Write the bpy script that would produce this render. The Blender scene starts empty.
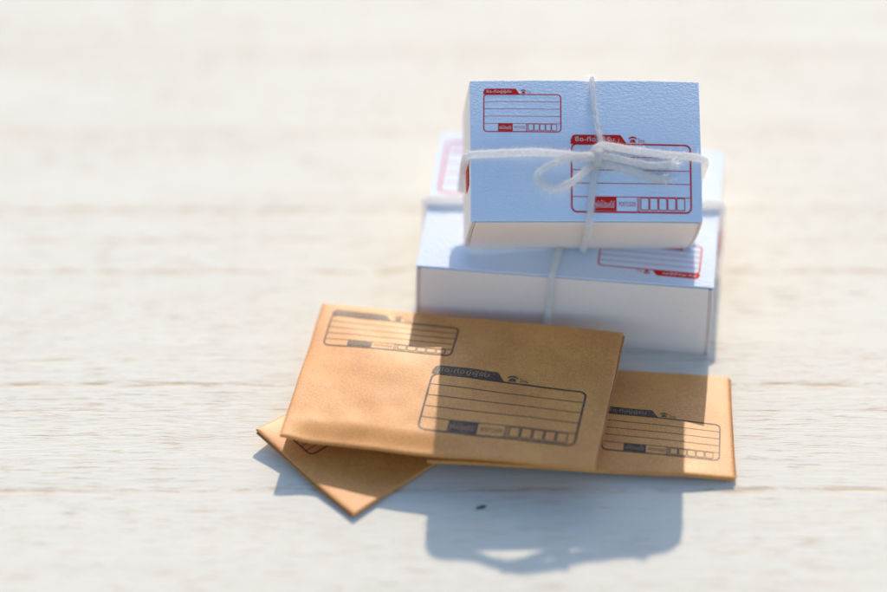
import bpy, bmesh, math, random
from mathutils import Vector, Matrix, noise as mn
random.seed(7)
MM = 0.001
R = math.radians
C = bpy.context.scene.collection

# ------------------------------------------------------------------ helpers
def new_mesh(name, verts, faces, mat, parent=None, smooth=True):
    me = bpy.data.meshes.new(name)
    me.from_pydata([(x*MM, y*MM, z*MM) for x, y, z in verts], [], faces)
    me.validate(); me.update()
    if smooth:
        for p in me.polygons: p.use_smooth = True
    me.materials.append(mat)
    o = bpy.data.objects.new(name, me); C.objects.link(o)
    if parent: o.parent = parent
    return o

def thing(name, label, cat, loc, rot=(0, 0, 0), group=None):
    o = bpy.data.objects.new(name, None); C.objects.link(o)
    o.empty_display_size = 0.01
    o.matrix_world = Matrix.Translation(Vector(loc)*MM) @ rot_m(*rot)
    o['label'] = label; o['category'] = cat
    if group: o['group'] = group
    return o

def rot_m(yaw, pitch=0, roll=0):
    return (Matrix.Rotation(R(yaw), 4, 'Z') @ Matrix.Rotation(R(pitch), 4, 'X') @ Matrix.Rotation(R(roll), 4, 'Y'))

def smooth01(t):
    t = max(0.0, min(1.0, t)); return t*t*(3-2*t)

# ------------------------------------------------------------------ materials
def nodes(name):
    m = bpy.data.materials.new(name); m.use_nodes = True
    nt = m.node_tree; b = nt.nodes['Principled BSDF']
    return m, nt, b
def N(nt, t, **k):
    n = nt.nodes.new(t)
    for a, v in k.items(): setattr(n, a, v)
    return n
def mapping(nt, sc, src='Object', loc=(0, 0, 0)):
    tc = N(nt, 'ShaderNodeTexCoord'); mp = N(nt, 'ShaderNodeMapping')
    mp.inputs['Scale'].default_value = sc; mp.inputs['Location'].default_value = loc
    nt.links.new(tc.outputs[src], mp.inputs[0]); return mp.outputs[0]
def noise(nt, vec, scale, detail=4, rough=.6, dist=0.0):
    n = N(nt, 'ShaderNodeTexNoise'); n.inputs['Scale'].default_value = scale
    n.inputs['Detail'].default_value = detail; n.inputs['Roughness'].default_value = rough
    n.inputs['Distortion'].default_value = dist
    nt.links.new(vec, n.inputs['Vector']); return n.outputs[0]
def ramp(nt, fac, a, b, ca=(0, 0, 0, 1), cb=(1, 1, 1, 1)):
    r = N(nt, 'ShaderNodeValToRGB'); e = r.color_ramp.elements
    e[0].position = a; e[1].position = b; e[0].color = ca; e[1].color = cb
    nt.links.new(fac, r.inputs[0]); return r.outputs[0]
def mixc(nt, fac, a, b):
    m = N(nt, 'ShaderNodeMix', data_type='RGBA')
    for s, v in ((0, fac), (6, a), (7, b)):
        if hasattr(v, 'is_linked') or hasattr(v, 'links'): nt.links.new(v, m.inputs[s])
        else: m.inputs[s].default_value = v
    return m.outputs[2]
def math_(nt, op, a, b=None, c=None):
    m = N(nt, 'ShaderNodeMath', operation=op)
    for i, v in enumerate((a, b, c)):
        if v is None: continue
        if hasattr(v, 'links'): nt.links.new(v, m.inputs[i])
        else: m.inputs[i].default_value = v
    return m.outputs[0]
def bump(nt, h, dist, strength=1.0, normal=None):
    b = N(nt, 'ShaderNodeBump'); b.inputs['Distance'].default_value = dist; b.inputs['Strength'].default_value = strength
    nt.links.new(h, b.inputs['Height'])
    if normal is not None: nt.links.new(normal, b.inputs['Normal'])
    return b.outputs[0]

def paper_mat(name, col, col2, fibre=.00004, scale=1400, rough=.6, spec=.5, n2w=.6):
    m, nt, b = nodes(name)
    v = mapping(nt, (1, 1, 1))
    n1 = noise(nt, v, scale, 5, .65); n2 = noise(nt, v, 90, 4, .6)
    n3 = noise(nt, mapping(nt, (1, 1.5, 1)), scale*.8, 3, .5)
    f = math_(nt, 'ADD', math_(nt, 'MULTIPLY', n1, .6), math_(nt, 'MULTIPLY', n2, .4))
    c = mixc(nt, ramp(nt, f, .41, .59), col2, col)
    nt.links.new(c, b.inputs['Base Color'])
    b.inputs['Roughness'].default_value = rough
    b.inputs['Specular IOR Level'].default_value = spec
    h = math_(nt, 'ADD', n3, math_(nt, 'MULTIPLY', n2, n2w))
    nt.links.new(bump(nt, h, fibre), b.inputs['Normal'])
    return m

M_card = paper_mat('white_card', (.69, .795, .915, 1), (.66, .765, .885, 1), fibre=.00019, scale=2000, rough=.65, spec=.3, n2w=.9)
M_side = paper_mat('white_card_bounce_tint', (.90, .775, .69, 1), (.87, .75, .67, 1), fibre=.00005, scale=900, rough=.6, spec=.4)  # white card; warm bounce light on the box fronts is painted into its pinkish base
M_kraft = paper_mat('kraft_paper', (.75, .335, .068, 1), (.56, .215, .036, 1), fibre=.000028, scale=2600, rough=.5, spec=.8, n2w=.3)
M_kraft_edge = paper_mat('kraft_edge', (.44, .19, .055, 1), (.32, .13, .04, 1), fibre=.00008, scale=2000)

def ink_mat(name, col, paper, wear=(.30, .42), rough=.55, spec=.4):
    m, nt, b = nodes(name)
    v = mapping(nt, (1, 1, 1))
    n = noise(nt, v, 2600, 3, .6); n2 = noise(nt, v, 260, 3, .6)
    f = math_(nt, 'ADD', math_(nt, 'MULTIPLY', n, .65), math_(nt, 'MULTIPLY', n2, .35))
    c = mixc(nt, ramp(nt, f, *wear), paper, col)
    nt.links.new(c, b.inputs['Base Color'])
    b.inputs['Roughness'].default_value = rough; b.inputs['Specular IOR Level'].default_value = spec
    nt.links.new(bump(nt, noise(nt, v, 1200, 3, .6), .00003), b.inputs['Normal'])
    return m
M_red = ink_mat('red_ink', (.64, .016, .010, 1), (.70, .36, .36, 1), wear=(.27, .38), rough=.65, spec=.22)
M_black = ink_mat('black_ink', (.040, .024, .017, 1), (.22, .13, .075, 1), wear=(.36, .50), rough=.5, spec=.5)
M_cardtext = ink_mat('white_print_gap', (.80, .72, .74, 1), (.75, .5, .5, 1), rough=.6, spec=.4)
M_krafttext = ink_mat('kraft_print_gap', (.42, .25, .12, 1), (.2, .12, .07, 1), rough=.5, spec=.4)

m, nt, b = nodes('cotton_twine')
b.inputs['Base Color'].default_value = (.96, .955, .94, 1); b.inputs['Roughness'].default_value = .8
b.inputs['Sheen Weight'].default_value = .3
v = mapping(nt, (1, 1, 1))
nt.links.new(bump(nt, noise(nt, v, 2600, 4, .7), .00022), b.inputs['Normal'])
tr = N(nt, 'ShaderNodeBsdfTranslucent'); tr.inputs[0].default_value = (.975, .97, .96, 1)
mx = N(nt, 'ShaderNodeMixShader'); mx.inputs[0].default_value = .70
out = nt.nodes['Material Output']
nt.links.new(b.inputs['Normal'].links[0].from_socket, tr.inputs['Normal'])
nt.links.new(b.outputs[0], mx.inputs[1]); nt.links.new(tr.outputs[0], mx.inputs[2]); nt.links.new(mx.outputs[0], out.inputs[0])
M_twine = m

# whitewashed planks, grain along x, worn brown streaks in rows
m, nt, b = nodes('whitewashed_wood')
tc = N(nt, 'ShaderNodeTexCoord'); sep = N(nt, 'ShaderNodeSeparateXYZ'); nt.links.new(tc.outputs['Object'], sep.inputs[0])
wob = noise(nt, mapping(nt, (1, 3, 1)), 28, 3, .55)
ywob = math_(nt, 'ADD', sep.outputs[1], math_(nt, 'MULTIPLY', math_(nt, 'SUBTRACT', wob, .5), .0018))
# the coordinate used for grain bends slightly with the wobble
comb = N(nt, 'ShaderNodeCombineXYZ'); nt.links.new(sep.outputs[0], comb.inputs[0]); nt.links.new(ywob, comb.inputs[1])
def gm(sx, sy, off=0):
    mp = N(nt, 'ShaderNodeMapping'); mp.inputs['Scale'].default_value = (sx, sy, 1); mp.inputs['Location'].default_value = (off, off*.7, 0)
    nt.links.new(comb.outputs[0], mp.inputs[0]); return mp.outputs[0]
fine = noise(nt, gm(120, 1500), 1, 4, .62)
fine2 = noise(nt, gm(120, 2600, 4), 1, 3, .6)
mid = noise(nt, gm(14, 210, 9), 1, 4, .6)
broad = noise(nt, gm(3, 16, 3), 1, 3, .5)
rows = None
for y0, w, s in ((-.118, .0018, .7), (-.0875, .0020, .6), (-.0574, .0014, .75), (-.0425, .0007, .5), (-.0350, .0006, .5), (-.0272, .0011, .85), (-.020, .0006, .5), (.0078, .0016, .75), (.0180, .0012, .5),
                 (.0283, .002, .6), (.055, .0022, .45), (.085, .0026, .4), (.118, .0028, .35), (.155, .0028, .35), (.19, .003, .8)):
    d = math_(nt, 'ABSOLUTE', math_(nt, 'SUBTRACT', ywob, y0))
    k = N(nt, 'ShaderNodeMapRange', interpolation_type='SMOOTHSTEP'); nt.links.new(d, k.inputs[0])
    k.inputs[1].default_value = 0; k.inputs[2].default_value = w; k.inputs[3].default_value = s; k.inputs[4].default_value = 0
    rows = k.outputs[0] if rows is None else math_(nt, 'MAXIMUM', rows, k.outputs[0])
patch = ramp(nt, noise(nt, gm(110, 700, 21), 1, 5, .7), .46, .60)
rowmask = math_(nt, 'MULTIPLY', rows, patch)
streak = math_(nt, 'MULTIPLY', ramp(nt, fine, .56, .64), ramp(nt, noise(nt, gm(22, 90, 13), 1, 3, .6), .40, .60))
wear = math_(nt, 'MINIMUM', math_(nt, 'ADD', rowmask, math_(nt, 'MULTIPLY', streak, .55)), 1.0)
base = mixc(nt, ramp(nt, mid, .3, .7), (.70, .695, .60, 1), (.745, .745, .65, 1))
base = mixc(nt, math_(nt, 'MULTIPLY', ramp(nt, broad, .3, .7), .6), base, (.725, .715, .62, 1))
hair = math_(nt, 'MULTIPLY', ramp(nt, noise(nt, gm(190, 2600, 17), 1, 4, .65), .52, .66), ramp(nt, noise(nt, gm(9, 40, 41), 1, 3, .6), .38, .6))
base = mixc(nt, math_(nt, 'MULTIPLY', hair, .7), base, (.56, .46, .33, 1))
c = mixc(nt, math_(nt, 'MULTIPLY', wear, .8), base, (.52, .33, .15, 1))
dark = math_(nt, 'MULTIPLY', ramp(nt, fine2, .60, .70), ramp(nt, noise(nt, gm(60, 150, 31), 1, 2, .6), .46, .6))
c = mixc(nt, math_(nt, 'MULTIPLY', dark, .65), c, (.20, .11, .06, 1))
nt.links.new(c, b.inputs['Base Color'])
b.inputs['Roughness'].default_value = .68; b.inputs['Specular IOR Level'].default_value = .3
hh = math_(nt, 'SUBTRACT', math_(nt, 'ADD', math_(nt, 'MULTIPLY', fine, .8), math_(nt, 'MULTIPLY', mid, 1.2)), math_(nt, 'MULTIPLY', wear, .9))
nt.links.new(bump(nt, hh, .00011), b.inputs['Normal'])
M_wood = m
M_chip = paper_mat('dark_splinter', (.03, .025, .02, 1), (.02, .016, .013, 1))

# ------------------------------------------------------------------ setting
def table():
    vs = []; fs = []
    L = 1500
    # slab with a real thickness
    vs = [(-L, -L, 0), (L, -L, 0), (L, L, 0), (-L, L, 0), (-L, -L, -30), (L, -L, -30), (L, L, -30), (-L, L, -30)]
    fs = [(0, 1, 2, 3), (7, 6, 5, 4), (0, 4, 5, 1), (1, 5, 6, 2), (2, 6, 7, 3), (3, 7, 4, 0)]
    o = new_mesh('table_top', vs, fs, M_wood, smooth=False); o['kind'] = 'structure'
    o['label'] = 'whitewashed wooden table top with worn brown grain'
table()

# ------------------------------------------------------------------ boxes of cardboard
def panel(name, x0, x1, y0, y1, z0, z1, mat, parent, warp, step=3.0, bev=.10):
    """A thin slab of card, subdivided so it can bow, with softened edges."""
    bm = bmesh.new()
    bmesh.ops.create_cube(bm, size=1)
    for v in bm.verts:
        v.co = Vector(((x0+x1)/2+v.co.x*(x1-x0), (y0+y1)/2+v.co.y*(y1-y0), (z0+z1)/2+v.co.z*(z1-z0)))
    bmesh.ops.bevel(bm, geom=list(bm.edges), offset=min(bev, .45*min(x1-x0, y1-y0, z1-z0)), segments=2, affect='EDGES', profile=.5)
    for ax, (a, c_) in enumerate(((x0, x1), (y0, y1), (z0, z1))):
        n = int((c_-a)/step)
        for i in range(1, n):
            p = Vector((0, 0, 0)); p[ax] = a+(c_-a)*i/n
            no = Vector((0, 0, 0)); no[ax] = 1
            bmesh.ops.bisect_plane(bm, geom=bm.verts[:]+bm.edges[:]+bm.faces[:], plane_co=p, plane_no=no)
    bm.verts.index_update()
    vs = [warp(*v.co) for v in bm.verts]; fs = [[v.index for v in f.verts] for f in bm.faces]
    bm.free()
    o = new_mesh(name, vs, fs, mat, parent, smooth=False)
    return o

def carton(t, W, D, H, warp):
    h = W/2
    panel('body', -h+1.3, h-1.3, 1.1, D-.7, .5, H-.55, M_side, t, warp)
    for s in (-1, 1):
        a, b_ = sorted((s*h, s*(h-.45)))
        panel('side_panel', a, b_, .12, D-.1, 0, H-.47, M_side, t, warp)
        a, b_ = sorted((s*(h-.52), s*(h-.84)))
        panel('dust_flap', a, b_, .22, 9, .3, H-.6, M_side, t, warp, bev=.06)
    panel('front_panel', -h+.93, h-.93, .02, .38, .02, H-.30, M_side, t, warp)
    panel('rear_panel', -h+.5, h-.5, D-.55, D-.15, .02, H-.5, M_side, t, warp)
    panel('bottom_panel', -h+.5, h-.5, .72, D-.6, 0, .4, M_side, t, warp)
    panel('lid', -h-.05, h+.05, .42, D, H-.42, H, M_card, t, warp, step=1.5, bev=.16)

# ------------------------------------------------------------------ printed address forms
def text_mesh(body, size):
    cu = bpy.data.curves.new('t', 'FONT'); cu.body = body; cu.size = size; cu.resolution_u = 3
    cu.align_x = 'LEFT'; cu.align_y = 'BOTTOM_BASELINE' if False else 'CENTER'
    o = bpy.data.objects.new('t', cu); C.objects.link(o)
    dg = bpy.context.evaluated_depsgraph_get()
    me = bpy.data.meshes.new_from_object(o.evaluated_get(dg))
    vs = [tuple(v.co) for v in me.vertices]; fs = [tuple(p.vertices) for p in me.polygons]
    bpy.data.objects.remove(o); bpy.data.meshes.remove(me); bpy.data.curves.remove(cu)
    if vs:
        mx = max(v[0] for v in vs); mn_ = min(v[0] for v in vs)
        vs = [(v[0]-mn_, v[1], 0) for v in vs]; return vs, fs, mx-mn_
    return [], [], 1

class Form:
    def __init__(s): s.v = []; s.f = []
    def grid(s, rows, h):
        n = len(rows[0]); b0 = len(s.v)
        for r in rows: s.v += [(x, y, h) for x, y in r]
        for i in range(len(rows)-1):
            for j in range(n-1): s.f.append((b0+i*n+j, b0+i*n+j+1, b0+(i+1)*n+j+1, b0+(i+1)*n+j))
    def hline(s, x0, x1, y, w, h):
        n = max(2, int((x1-x0)/.8)); xs = [x0+(x1-x0)*i/n for i in range(n+1)]
        s.grid([[(x, y-w/2) for x in xs], [(x, y+w/2) for x in xs]], h)
    def rect(s, x0, x1, y0, y1, h):
        n = max(2, int((x1-x0)/.8)); xs = [x0+(x1-x0)*i/n for i in range(n+1)]
        m_ = max(1, int((y1-y0)/.8))
        s.grid([[(x, y0+(y1-y0)*k/m_) for x in xs] for k in range(m_+1)], h)
    def rrect(s, x0, x1, y0, y1, r, w, h, rb=None):
        pts = []
        for cx_, cy_, a0 in ((x1-r, y1-r, 0), (x0+r, y1-r, 90), (x0+r, y0+r, 180), (x1-r, y0+r, 270)):
            for k in range(7):
                a = R(a0+15*k); pts.append((cx_+r*math.cos(a), cy_+r*math.sin(a), math.cos(a), math.sin(a)))
        full = []
        for i, p in enumerate(pts):
            q = pts[(i+1) % len(pts)]; d = math.hypot(q[0]-p[0], q[1]-p[1]); n = max(1, int(d/.8)) if d > 1.2*r*.3 else 1
            for k in range(n):
                t_ = k/n; full.append((p[0]+(q[0]-p[0])*t_, p[1]+(q[1]-p[1])*t_, p[2], p[3]))
        full.append(full[0])
        s.grid([[(x-nx*w/2, y-ny*w/2) for x, y, nx, ny in full], [(x+nx*w/2, y+ny*w/2) for x, y, nx, ny in full]], h)
    def text(s, body, x, yc, size, width, h):
        vs, fs, w = TXT(body)
        kx = width/w; b0 = len(s.v)
        ys = [v[1] for v in vs]; yc0 = (max(ys)+min(ys))/2; hh_ = max(ys)-min(ys); ky = size/hh_
        s.v += [(x+v[0]*kx, yc+(v[1]-yc0)*ky, h) for v in vs]; s.f += [tuple(b0+i for i in f) for f in fs]
_tx = {}
def TXT(b_):
    if b_ not in _tx: _tx[b_] = text_mesh(b_, 1.0)
    return _tx[b_]

def address_form(parent, surf, x0, y0, W, H, rot, ink, gap, tabtext, label=None):
    """Printed mailing form; (x0,y0) lower-left corner of its frame, rot in degrees about it; surf(x,y,h)->xyz."""
    F = Form(); G = Form()
    st = .0135*W; th = .0065*W; r = .045*W
    F.rrect(0, W, 0, H, r, st, .034)
    for k in (1, 2, 3, 4):
        y = H*(1-k*.196); F.hline(st*.6, W-st*.6, y, th, .026)
    # tab
    tb = .083*W*min(1, H/(.5*W)+.15); n = 34; xs = [i/n*.475*W for i in range(n+1)]
    lo, hi = [], []
    for x in xs:
        t_ = tb
        if x < r: t_ = tb-r+math.sqrt(max(0, r*r-(r-x)**2))
        if x > .42*W: t_ = tb*(1-(x-.42*W)/(.055*W))
        lo.append((x-st/2, H-.2*st)); hi.append((x-st/2, H-.2*st+max(t_, 0.01)))
    mid_ = [((a[0]), (a[1]+b_[1])/2) for a, b_ in zip(lo, hi)]
    F.grid([lo, mid_, hi], .040)
    G.text(tabtext, .03*W, H+tb*.46, tb*.66, .33*W, .062)
    # telephone mark
    px, py, ps = .515*W, H+st*1.1, .030*W
    F.grid([[(px-ps*.9, py), (px-ps*.5, py), (px, py), (px+ps*.5, py), (px+ps*.9, py)],
            [(px-ps*.5, py+ps*.9), (px-ps*.25, py+ps*.95), (px, py+ps), (px+ps*.25, py+ps*.95), (px+ps*.5, py+ps*.9)]], .044)
    arc = [R(a) for a in range(10, 171, 20)]
    F.grid([[(px+ps*1.0*math.cos(a), py+ps*.85+ps*.45*math.sin(a)) for a in arc],
            [(px+ps*1.25*math.cos(a), py+ps*.85+ps*.95*math.sin(a)) for a in arc]], .046)
    F.text('โทร.', .56*W, H+st*1.0+ps*.65, ps*1.2, .062*W, .044)
    # bottom row
    rb, rt_ = st*.45, H*(1-4*.196)-.0*W
    F.rect(.185*W, .375*W, rb+.003*W, rt_+th*.4, .030)
    G.text('รหัสไปรษณีย์', .197*W, (rb+rt_)/2, (rt_-rb)*.52, .16*W, .060)
    F.text('POSTCODE', .395*W, (rb+rt_)/2, (rt_-rb)*.32, .14*W, .036)
    F.rect(.548*W, .548*W+th, rb, rt_, .036); F.rect(.562*W, .562*W+th*.8, rb, rt_, .036)
    for k in range(5):
        cx0 = .578*W+k*.0755*W
        F.rrect(cx0, cx0+.066*W, rb+.012*W, rt_-.006*W, .008*W, th*1.1, .038)
    ca, sa = math.cos(R(rot)), math.sin(R(rot))
    def tr(v): return surf(x0+v[0]*ca-v[1]*sa, y0+v[0]*sa+v[1]*ca, v[2])
    a = new_mesh('printed_form', [tr(v) for v in F.v], F.f, ink, parent, smooth=False)
    g = new_mesh('form_lettering', [tr(v) for v in G.v], G.f, gap, a, smooth=False)
    if label: a['label'] = label
    return a

# ------------------------------------------------------------------ twine
def catmull(pts, step):
    P = [Vector(p) for p in pts]; out_ = []
    for i in range(len(P)-1):
        p0 = P[max(i-1, 0)]; p1 = P[i]; p2 = P[i+1]; p3 = P[min(i+2, len(P)-1)]
        n = max(2, int((p2-p1).length/step))
        for k in range(n):
            t = k/n
            out_.append(.5*((2*p1)+(p2-p0)*t+(2*p0-5*p1+4*p2-p3)*t*t+(3*p1-p0-3*p2+p3)*t**3))
    out_.append(P[-1]); return out_

def twine(name, pts, r, parent, fuzz=85, fray=False, pitch=3.8, smoothpath=True):
    step = .28
    path = catmull(pts, step) if smoothpath else [Vector(p) for p in pts]
    n = len(path); vs = []; fs = []
    T = [(path[min(i+1, n-1)]-path[max(i-1, 0)]).normalized() for i in range(n)]
    u = T[0].orthogonal().normalized(); U = []
    for i in range(n):
        u = (u-T[i]*u.dot(T[i])).normalized(); U.append(u.copy())
    S = [0]
    for i in range(1, n): S.append(S[-1]+(path[i]-path[i-1]).length)
    seed = random.random()*50
    NS = 18; b0 = 0
    for i in range(n):
        tw_ = S[i]/pitch*2*math.pi; w = U[i]; b_ = T[i].cross(w); end = S[-1]-S[i]
        flare = 1+.35*smooth01((S[i]-(S[-1]-2.0))/2.0) if fray else 1.0
        thick_ = 1+.10*mn.noise(Vector((S[i]*.6+seed, 1, 0)))
        for j in range(NS):
            aa = j*2*math.pi/NS
            lobe = abs(math.cos(1.5*(aa-tw_)))**.7
            rr = r*(.70+.28*lobe)*thick_*flare*(1+.07*mn.noise(Vector((S[i]*3+seed, math.cos(aa)*2, math.sin(aa)*2))))
            vs.append(tuple(path[i]+(w*math.cos(aa)+b_*math.sin(aa))*rr))
    for i in range(n-1):
        for j in range(NS):
            fs.append((i*NS+j, i*NS+(j+1) % NS, (i+1)*NS+(j+1) % NS, (i+1)*NS+j))
    fs.append(tuple(range(NS))[::-1]); fs.append(tuple((n-1)*NS+j for j in range(NS)))
    # loose cotton fibres
    for q in range(int(S[-1]*fuzz)):
        i = random.randrange(n); a = random.random()*6.28; w = U[i]; b_ = T[i].cross(w)
        d = w*math.cos(a)+b_*math.sin(a); p = path[i]+d*r*.85
        ln = random.choice((.5, .7, .9, 1.6))*random.uniform(.6, 1.1); dirn = (T[i]*random.uniform(-1, 1)+T[i].cross(d)*random.uniform(-.5, .5)+d*random.choice((.03, .08, .15, .45))).normalized()
        bend = (d*random.uniform(-.4, .3)+T[i].cross(d)*random.uniform(-.5, .5))
        ww = dirn.cross(d).normalized()*.026 if dirn.cross(d).length > 1e-4 else w*.026
        prev = None; b0 = len(vs)
        for s_ in range(4):
            t = s_/3; c_ = p+dirn*ln*t+bend*ln*t*t
            vs.append(tuple(c_-ww*(1-t*.7))); vs.append(tuple(c_+ww*(1-t*.7)+d*.01))
        for s_ in range(3): fs.append((b0+2*s_, b0+2*s_+1, b0+2*s_+3, b0+2*s_+2))
    if fray:
        for q in range(60):
            d = Vector((random.gauss(0, 1), random.gauss(0, 1), random.gauss(0, 1))); p = path[-1]+d*r*.4-T[-1]*.3
            dirn = (T[-1]+d*.22).normalized(); ln = random.uniform(.5, 1.5); ww = dirn.orthogonal().normalized()*.035; b0 = len(vs)
            for s_ in range(3):
                c_ = p+dirn*ln*s_/2+d*.05*s_*s_
                vs.append(tuple(c_-ww)); vs.append(tuple(c_+ww))
            for s_ in range(2): fs.append((b0+2*s_, b0+2*s_+1, b0+2*s_+3, b0+2*s_+2))
    return new_mesh(name, vs, fs, M_twine, parent)

# ------------------------------------------------------------------ the lower, larger box
BW, BD, BH = 60.0, 44.68, 17.80
B_loc, B_rot = (24.281, -14.943, 0.0), (-6.584, 0, 0)
big = thing('parcel_box', 'larger white mailing box lying flat on the table, carrying the tilted box', 'box', B_loc, B_rot, 'white parcel boxes')
def bwarp(x, y, z):
    u = x/(BW/2); v = y/BD
    k = z/BH
    bow = .25*(1-u*u)*math.sin(math.pi*max(0, min(1, v)))
    return (x*(1+.006*(math.sin(math.pi*k))), y-.35*math.sin(math.pi*k)*(1-u*u)*(1-v), z+bow*k)
carton(big, BW, BD, BH, bwarp)
bs = lambda x, y, h: bwarp(x, y, BH+h)
address_form(big, bs, 27.1, 12.9, 20.5, 8.6, 180+(-1.2), M_red, M_cardtext, 'ชื่อ-ที่อยู่ผู้ส่ง')
address_form(big, bs, 3.0, 41.5, 31.3, 17.2, 180, M_red, M_cardtext, 'ชื่อ-ที่อยู่ผู้รับ')
# red strip printed down the right-hand side panel
def side_strip(parent, x, y0, y1, z0, z1, warp):
    F = Form(); F.rect(y0, y1, z0, z1, 0)
    o = new_mesh('printed_strip', [warp(x, v[0], v[1]) for v in F.v], F.f, M_red, parent, smooth=False); return o
side_strip(big, BW/2+.06, 1.6, 3.0, 1.0, BH-1.5, bwarp)
side_strip(big, BW/2+.06, 16, 27, 6.0, 12.5, bwarp)

# ------------------------------------------------------------------ the upper, smaller box
SW, SD, SH = 45.43, 28.53, 22.64
S_loc, S_rot = (27.595, -6.084, BH+.15), (.257, 34.75, 1.137)
small = thing('parcel_box', 'smaller white mailing box tilted forward on top of the larger box, tied with a bow', 'box', S_loc, S_rot, 'white parcel boxes')
def swarp(x, y, z):
    u = x/(SW/2); v = y/SD; k = z/SH
    bow = .66*(4*v*(1-v))*k*.9 - (.9 if u > 0 else .6)*(abs(u)**3)*k*(.4+.6*v)
    dent = -.45*math.exp(-((x-1.3)/1.6)**2)*smooth01((v-.72)/.28)*k
    return (x*(1+(.010*math.sin(math.pi*max(0, min(1, k))) if x > 0 else .036*max(0, 1-k)**.7)), y-.95*max(0, k)*max(0, 1-v)**3, z+bow+dent)
carton(small, SW, SD, SH, swarp)
ss = lambda x, y, h: swarp(x, y, SH+h)
address_form(small, ss, -20.1, 17.8, 15.2, 7.75, -.6, M_red, M_cardtext, 'ชื่อ-ที่อยู่ผู้ส่ง')
address_form(small, ss, -2.95, 2.15, 23.5, 13.1, -.4, M_red, M_cardtext, 'ชื่อ-ที่อยู่ผู้รับ')
side_strip(small, -SW/2-.2, 8, 12.5, SH*.55, SH*.85, swarp)

# plain block of card that props the raised rear of the tilted box
blk = thing('card_block', 'plain white card block hidden beneath the raised rear of the tilted box', 'card block', (30.0, 5.2, BH+.25), (0, 0, 0))
idw = lambda x, y, z: (x, y, z)
panel('block_body', -6, 6, 0, 6, 0, 7.6, M_side, blk, idw)
panel('block_lid', -6.1, 6.1, -.1, 6.1, 7.62, 8.0, M_side, blk, idw)

# ------------------------------------------------------------------ twine round the small box
tw = thing('twine', 'white cotton twine tied in a bow around the smaller tilted box', 'twine', S_loc, S_rot, 'white twine ties')
h = SW/2; Z = SH
twine('binding', [(h*.5, 12.2, -.8), (-h*.5, 12.6, -.8), (-h-.2, 12.8, -.6), (-h-1.0, 12.8, 1.2), (-h-1.05, 12.8, Z*.5), (-h-1.0, 12.8, Z-2.0), (-h-.5, 12.8, Z-.1), (-h+1.2, 12.85, Z+.85),
                  (-15, 13.0, Z+1.3), (-10.5, 12.8, Z+2.5), (-4.5, 12.2, Z+3.1), (.6, 11.6, Z+2.9), (2.4, 11.9, Z+2.5)], .82, tw)
twine('binding', [(1.2, 12.6, Z+2.1), (2.4, 14.1, Z+2.2), (5.0, 14.3, Z+1.6), (9, 13.7, Z+1.2), (15, 12.9, Z+1.0), (h-1.8, 12.4, Z+.85), (h+.3, 12.2, Z-.1), (h+1.0, 12.1, Z-1.6),
                  (h+1.05, 12, Z*.5), (h+1, 12.1, 1.2), (h+.2, 12.2, -.6), (h*.5, 12.2, -.8)], .82, tw)
twine('binding', [(1.5, 16, -.7), (1.5, SD-1, -.7), (1.5, SD+.6, .6), (1.5, SD+.7, Z*.5), (1.5, SD+.6, Z-1.2), (1.45, SD-.2, Z+.25), (1.6, 24, Z+.75), (2.2, 19, Z+.85),
                  (2.9, 15.6, Z+1.2), (3.0, 13.4, Z+1.5)], .46, tw, pitch=5.5)
twine('binding', [(2.2, 11.4, Z+1.5), (1.6, 9, Z+1.0), (1.1, 5.2, Z+.75), (.6, .6, Z+.65), (.4, -1.2, Z+.15), (.5, -1.5, Z-1.6), (.6, -1.1, Z*.5), (.7, -.6, 2), (.7, -.3, .2), (.7, 1.2, -.7), (0, 8, -.7), (1.5, 16, -.7)], .68, tw, pitch=4.6)
twine('bow_loop', [(2.6, 11.6, Z+2.2), (.5, 12.0, Z+2.9), (-2.6, 11.6, Z+3.3), (-5.8, 10.6, Z+3.5), (-8.2, 9.4, Z+3.2), (-9.8, 8.0, Z+3.1), (-9.6, 6.6, Z+3.0), (-7.9, 5.6, Z+2.7), (-5.6, 5.5, Z+2.2),
                   (-3.2, 6.8, Z+1.7), (-.8, 8.9, Z+1.2), (1.2, 10.6, Z+1.6), (2.8, 11.8, Z+2)], .74, tw)
twine('loose_end', [(2.4, 12.0, Z+2.3), (4.4, 12.0, Z+2.1), (8, 11.3, Z+1.8), (12, 10.6, Z+1.5), (15.2, 10.6, Z+1.5), (17.3, 10.7, Z+1.6)], .78, tw, fray=True, fuzz=95)
twine('loose_end', [(2.2, 11.2, Z+1.8), (4.4, 10.4, Z+1.9), (8, 9.6, Z+1.6), (11, 8.7, Z+1.3), (13.6, 8.0, Z+1.2), (15.8, 7.7, Z+1.3)], .78, tw, fray=True, fuzz=95)
coil = []
for k in range(40):
    a = k/39*2*math.pi*1.6+.5
    coil.append((2.2+.9*(k/39)-.35+.3*math.cos(a), 12.0+1.35*math.cos(a)*.95, Z+2.1+1.05*math.sin(a)))
twine('knot', coil, .66, tw, smoothpath=True)

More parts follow.
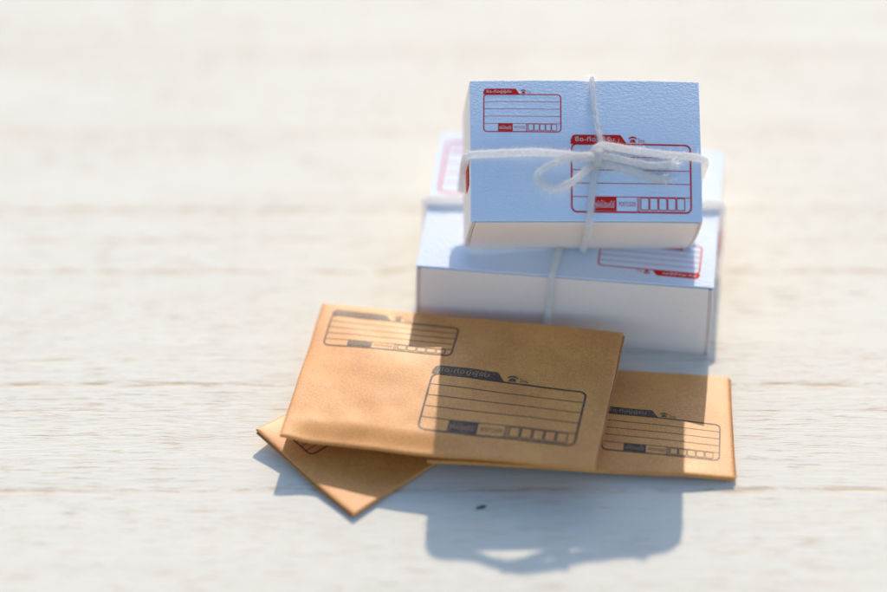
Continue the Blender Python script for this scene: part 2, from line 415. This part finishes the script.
# twine round the large box
tb_ = thing('twine', 'white cotton twine band wrapped around the larger lower box', 'twine', B_loc, B_rot, 'white twine ties')
h = BW/2; Z = BH
yl, yr = 20.6, 25.6
def cross(t): return yl+(yr-yl)*t
twine('binding', [(0, cross(.5), Z+1.6), (-12, cross(.3), Z+1.3), (-h+1.5, yl, Z+.95), (-h-.4, yl, Z+.2), (-h-.4, yl, Z-1.6), (-h-.4, yl, Z*.5), (-h-.4, yl, 1.0)], .95, tb_, pitch=5.5)
twine('binding', [(0, cross(.5), Z+1.6), (12, cross(.7), Z+1.2), (h-1.5, yr, Z+.95), (h+.4, yr, Z+.2), (h+.4, yr, Z-1.6), (h+.4, yr, Z*.5), (h+.4, yr, 1.0)], .95, tb_, pitch=5.5)
twine('binding', [(0, cross(.5), Z+1.4), (-1.2, 12, Z+1.0), (-2.1, 3, Z+.8), (-2.4, .3, Z+.55), (-2.5, -.75, Z-.7), (-2.8, -1.1, Z*.6), (-3.1, -1.05, Z*.3), (-3.3, -.7, .8)], .66, tb_, pitch=4.6)
twine('binding', [(0, cross(.5), Z+1.4), (.8, 34, Z+1.0), (1.0, BD-1, Z+.8), (1.0, BD+.7, Z-.6), (1.0, BD+.8, Z*.5), (1.0, BD+.6, .8)], .66, tb_, pitch=4.6)
coil = []
for k in range(30):
    a = k/29*2*math.pi*1.5
    coil.append((-1+2.2*(k/29), cross(.5)+1.3*math.cos(a), Z+1.9+.9*math.sin(a)))
twine('knot', coil, .7, tb_)

# ------------------------------------------------------------------ kraft envelopes
def envelope(t, x0, x1, D, surf_z, thick, seed, fold_side=1):
    """Closed, slightly puffed paper packet; surf_z(x,y) is its upper face."""
    nx, ny = 84, 56
    W = x1-x0
    def edge(x, y):
        u = (x-x0)/W; v = y/D
        return min(u, 1-u)*W, min(v, 1-v)*D
    def outline(u, v):
        x = x0+W*u; y = D*v
        jx = .22*mn.noise(Vector((seed, y*.09, 0))); jy = .22*mn.noise(Vector((x*.08, seed, 3)))
        return x+jx, y+jy
    def top(x, y):
        ex, ey = edge(x, y); e = max(0, min(ex, ey))
        rnd = .14*(1-min(1, e/.6))**2
        return surf_z(x, y)-rnd
    def th(x, y):
        ex, ey = edge(x, y); e = max(0, min(ex, ey))
        return thick[0]*(1-.55*(1-min(1, e/.5))**2)+(thick[1]-thick[0])*smooth01(e/14)
    us = [i/nx for i in range(nx+1)]; us = [.5-.5*math.cos(math.pi*u)*(.35)-(.5-u)*.0-(.5-u)*(-1)*.65 - 0*u for u in us]
    us = [(u-us[0])/(us[-1]-us[0]) for u in us]
    vsn = [j/ny for j in range(ny+1)]; vsn = [.35*(.5-.5*math.cos(math.pi*v))+.65*v for v in vsn]
    # tight rows at the borders
    us = sorted(set(us+[.15/W, .35/W, .6/W, 1-.15/W, 1-.35/W, 1-.6/W])); vsn = sorted(set(vsn+[.15/D, .35/D, .6/D, 1-.15/D, 1-.35/D, 1-.6/D]))
    NX, NY = len(us), len(vsn); V = []; F = []
    for v in vsn:
        for u in us:
            x, y = outline(u, v); V.append((x, y, top(x0+W*u, D*v)))
    o2 = len(V)
    for v in vsn:
        for u in us:
            x, y = outline(u, v); V.append((x, y, top(x0+W*u, D*v)-th(x0+W*u, D*v)))
    id_ = lambda i, j, s=0: s+j*NX+i
    for j in range(NY-1):
        for i in range(NX-1):
            F.append((id_(i, j), id_(i+1, j), id_(i+1, j+1), id_(i, j+1)))
            F.append((id_(i, j+1, o2), id_(i+1, j+1, o2), id_(i+1, j, o2), id_(i, j, o2)))
    ring = [(i, 0, 0, -1) for i in range(NX-1)]+[(NX-1, j, 1, 0) for j in range(NY-1)]+[(i, NY-1, 0, 1) for i in range(NX-1, 0, -1)]+[(0, j, -1, 0) for j in range(NY-1, 0, -1)]
    m0 = len(V)
    for i, j, dx, dy in ring:
        p = V[id_(i, j)]; q = V[id_(i, j, o2)]; hgt = p[2]-q[2]
        cxn = x0+W/2; cyn = D/2
        ix = (-.45 if i == NX-1 else .45 if i == 0 else 0); iy = (-.45 if j == NY-1 else .45 if j == 0 else 0)
        for fz, ins in ((.40, 0), (.44, 1), (.60, 1), (.64, .15)):
            V.append((p[0]+ix*ins, p[1]+iy*ins, p[2]-hgt*fz))
    n_ = len(ring)
    for k in range(n_):
        k2 = (k+1) % n_; a, b_ = ring[k], ring[k2]
        ca = [id_(a[0], a[1])]+[m0+k*4+t_ for t_ in range(4)]+[id_(a[0], a[1], o2)]
        cb = [id_(b_[0], b_[1])]+[m0+k2*4+t_ for t_ in range(4)]+[id_(b_[0], b_[1], o2)]
        for t_ in range(5): F.append((ca[t_+1], cb[t_+1], cb[t_], ca[t_]))
    new_mesh('pouch', V, F, M_kraft, t)
    # glued side seam: a second layer of paper showing just outside the pouch edge
    xs = x1 if fold_side > 0 else x0; s = fold_side
    V = []; F = []; n = 40
    for k in range(n+1):
        y = .5+(D-1.0)*k/n; zz = surf_z(xs-s*.6, y)
        for dx, dz in ((-.5, -.42), (.34, -.46), (.40, -.55), (.34, -.62), (-.5, -.60)):
            V.append((xs+s*dx+.22*mn.noise(Vector((seed, y*.09, 0))), y, zz+dz))
    for k in range(n):
        for j in range(5):
            a, b_ = k*5+j, k*5+(j+1) % 5; F.append((a, b_, b_+5, a+5))
    F.append((0, 1, 2, 3, 4)); F.append(tuple(n*5+i for i in (4, 3, 2, 1, 0)))
    new_mesh('side_seam', V, F, M_kraft_edge, t)
    return lambda x, y, hh2: (x, y, surf_z(x, y)+hh2)

def puff(x, y, x0, x1, D, a):
    u = (x-x0)/(x1-x0); v = y/D
    return a*smooth01(min(u, 1-u)/.3)*smooth01(min(v, 1-v)/.35)

# right envelope (flat on the table, left end lifted by its neighbour)
t = thing('envelope', 'kraft paper envelope lying furthest right, partly under the topmost envelope', 'envelope', (56.626, -55.455, 1.4), (-1.8, 0, 2.915), 'kraft paper envelopes')
rz = lambda x, y: puff(x, y, -60, 0, 29.24, .35)+.25*mn.noise(Vector((x*.06, y*.07, 5)))+(.5*math.exp(-((x+9)/5)**2)*smooth01(1-y/5)*.5)
sf = envelope(t, -60, 0, 29.24, rz, (1.15, 1.35), 3.3, 1)
address_form(t, sf, -25.9, 5.8, 23.1, 10.2, -3.2, M_black, M_krafttext, 'ชื่อ-ที่อยู่ผู้รับ')
address_form(t, sf, -50.5, 19.6, 26.3, 7.4, 0, M_black, M_krafttext, 'ชื่อ-ที่อยู่ผู้ส่ง')

# lower-left envelope, turned about 42 degrees
t = thing('envelope', 'kraft paper envelope turned diagonally, bottom left of the pile with its corner lifted', 'envelope', (-17.265, -65.314, 1.195), (42.254, 0, 0), 'kraft paper envelopes')
def lz(x, y):
    d = math.hypot(x, (29.24-y)); return 2.2*max(0, 1-d/26)**1.6+puff(x, y, 0, 60, 29.24, .3)+.12*mn.noise(Vector((x*.07, y*.07, 9)))
sf = envelope(t, 0, 60, 29.24, lz, (.95, 1.05), 7.7, -1)
address_form(t, sf, 4.0, 17.3, 25, 7.4, 0, M_black, M_krafttext, 'ชื่อ-ที่อยู่ผู้ส่ง')

# top envelope
t = thing('envelope', 'topmost kraft paper envelope lying across the other two, printed with two address forms', 'envelope', (-1.47, -54.746, 7.636), (-10.61, 1.155, -1.779), 'kraft paper envelopes')
def tz(x, y):
    x0, x1, D = -30.985, 30.985, 39.17
    w = .45*mn.noise(Vector((x*.055, y*.06, 2.2)))+.10*mn.noise(Vector((x*.2, y*.2, 4)))
    front = -.9*(1-smooth01(y/5.5))*smooth01((x+31)/6)*smooth01((14-x)/18)
    return puff(x, y, x0, x1, D, .5)+w+front
sf = envelope(t, -30.985, 30.985, 39.17, tz, (.95, 2.6), 1.1, 1)
address_form(t, sf, -28.2, 26.7, 26.2, 9.0, -.2, M_black, M_krafttext, 'ชื่อ-ที่อยู่ผู้ส่ง')
address_form(t, sf, -4.75, 5.75, 30.9, 15.3, -.6, M_black, M_krafttext, 'ชื่อ-ที่อยู่ผู้รับ')

# dark splinter on the table in the shade in front of the pile
V = []; F = []; n = 7
for k in range(n):
    tt = k/(n-1); rr = .34*math.sin(math.pi*(.08+.84*tt))*(1+.2*math.sin(k*2.1))
    for j in range(6):
        a = j*math.pi/3; V.append((-1.1+2.2*tt, rr*math.cos(a)+.12*math.sin(k), max(.02, .22+rr*.7*math.sin(a))))
for k in range(n-1):
    for j in range(6): F.append((k*6+j, k*6+(j+1) % 6, (k+1)*6+(j+1) % 6, (k+1)*6+j))
F.append(tuple(range(6))[::-1]); F.append(tuple((n-1)*6+j for j in range(6)))
o = new_mesh('wood_splinter', V, F, M_chip); o.location = (7.3*MM, -62.3*MM, .0); o.rotation_euler = (0, 0, R(28))
o['label'] = 'tiny dark splinter on the shaded table in front of the envelopes'; o['category'] = 'splinter'

# ------------------------------------------------------------------ camera
e = R(41.021); d = 622.949; foc = 2982.911
cam = bpy.data.cameras.new('camera'); co = bpy.data.objects.new('camera', cam); C.objects.link(co)
co.location = (0, -d*math.cos(e)*MM, d*math.sin(e)*MM); co.rotation_euler = (math.pi/2-e, 0, 0)
cam.sensor_width = 36; cam.lens = foc*36/887; cam.clip_start = .01; cam.clip_end = 100
cam.dof.use_dof = True; cam.dof.focus_distance = .5915; cam.dof.aperture_fstop = 4.0; cam.dof.aperture_blades = 9
bpy.context.scene.camera = co

# ------------------------------------------------------------------ light
SE, SA = R(34.272), R(-6.364)
to_sun = Vector((-math.sin(SA)*math.cos(SE), math.cos(SA)*math.cos(SE), math.sin(SE)))
L = bpy.data.lights.new('sun', 'SUN'); L.energy = 2.65; L.angle = R(.53); L.color = (1.0, .83, .65)
lo = bpy.data.objects.new('sun', L); C.objects.link(lo); lo.rotation_euler = to_sun.to_track_quat('Z', 'Y').to_euler()
w = bpy.data.worlds.new('World'); bpy.context.scene.world = w; w.use_nodes = True
nt = w.node_tree; bg = nt.nodes['Background']
sky = nt.nodes.new('ShaderNodeTexSky'); sky.sky_type = 'NISHITA'; sky.sun_disc = False
sky.sun_elevation = SE; sky.sun_rotation = math.atan2(to_sun.x, to_sun.y)
nt.links.new(sky.outputs[0], bg.inputs[0]); bg.inputs[1].default_value = .15
sc = bpy.context.scene
sc.view_settings.view_transform = 'Standard'; sc.view_settings.look = 'None'; sc.view_settings.gamma = 1; sc.view_settings.exposure = 0.48
sc.cycles.max_bounces = 8
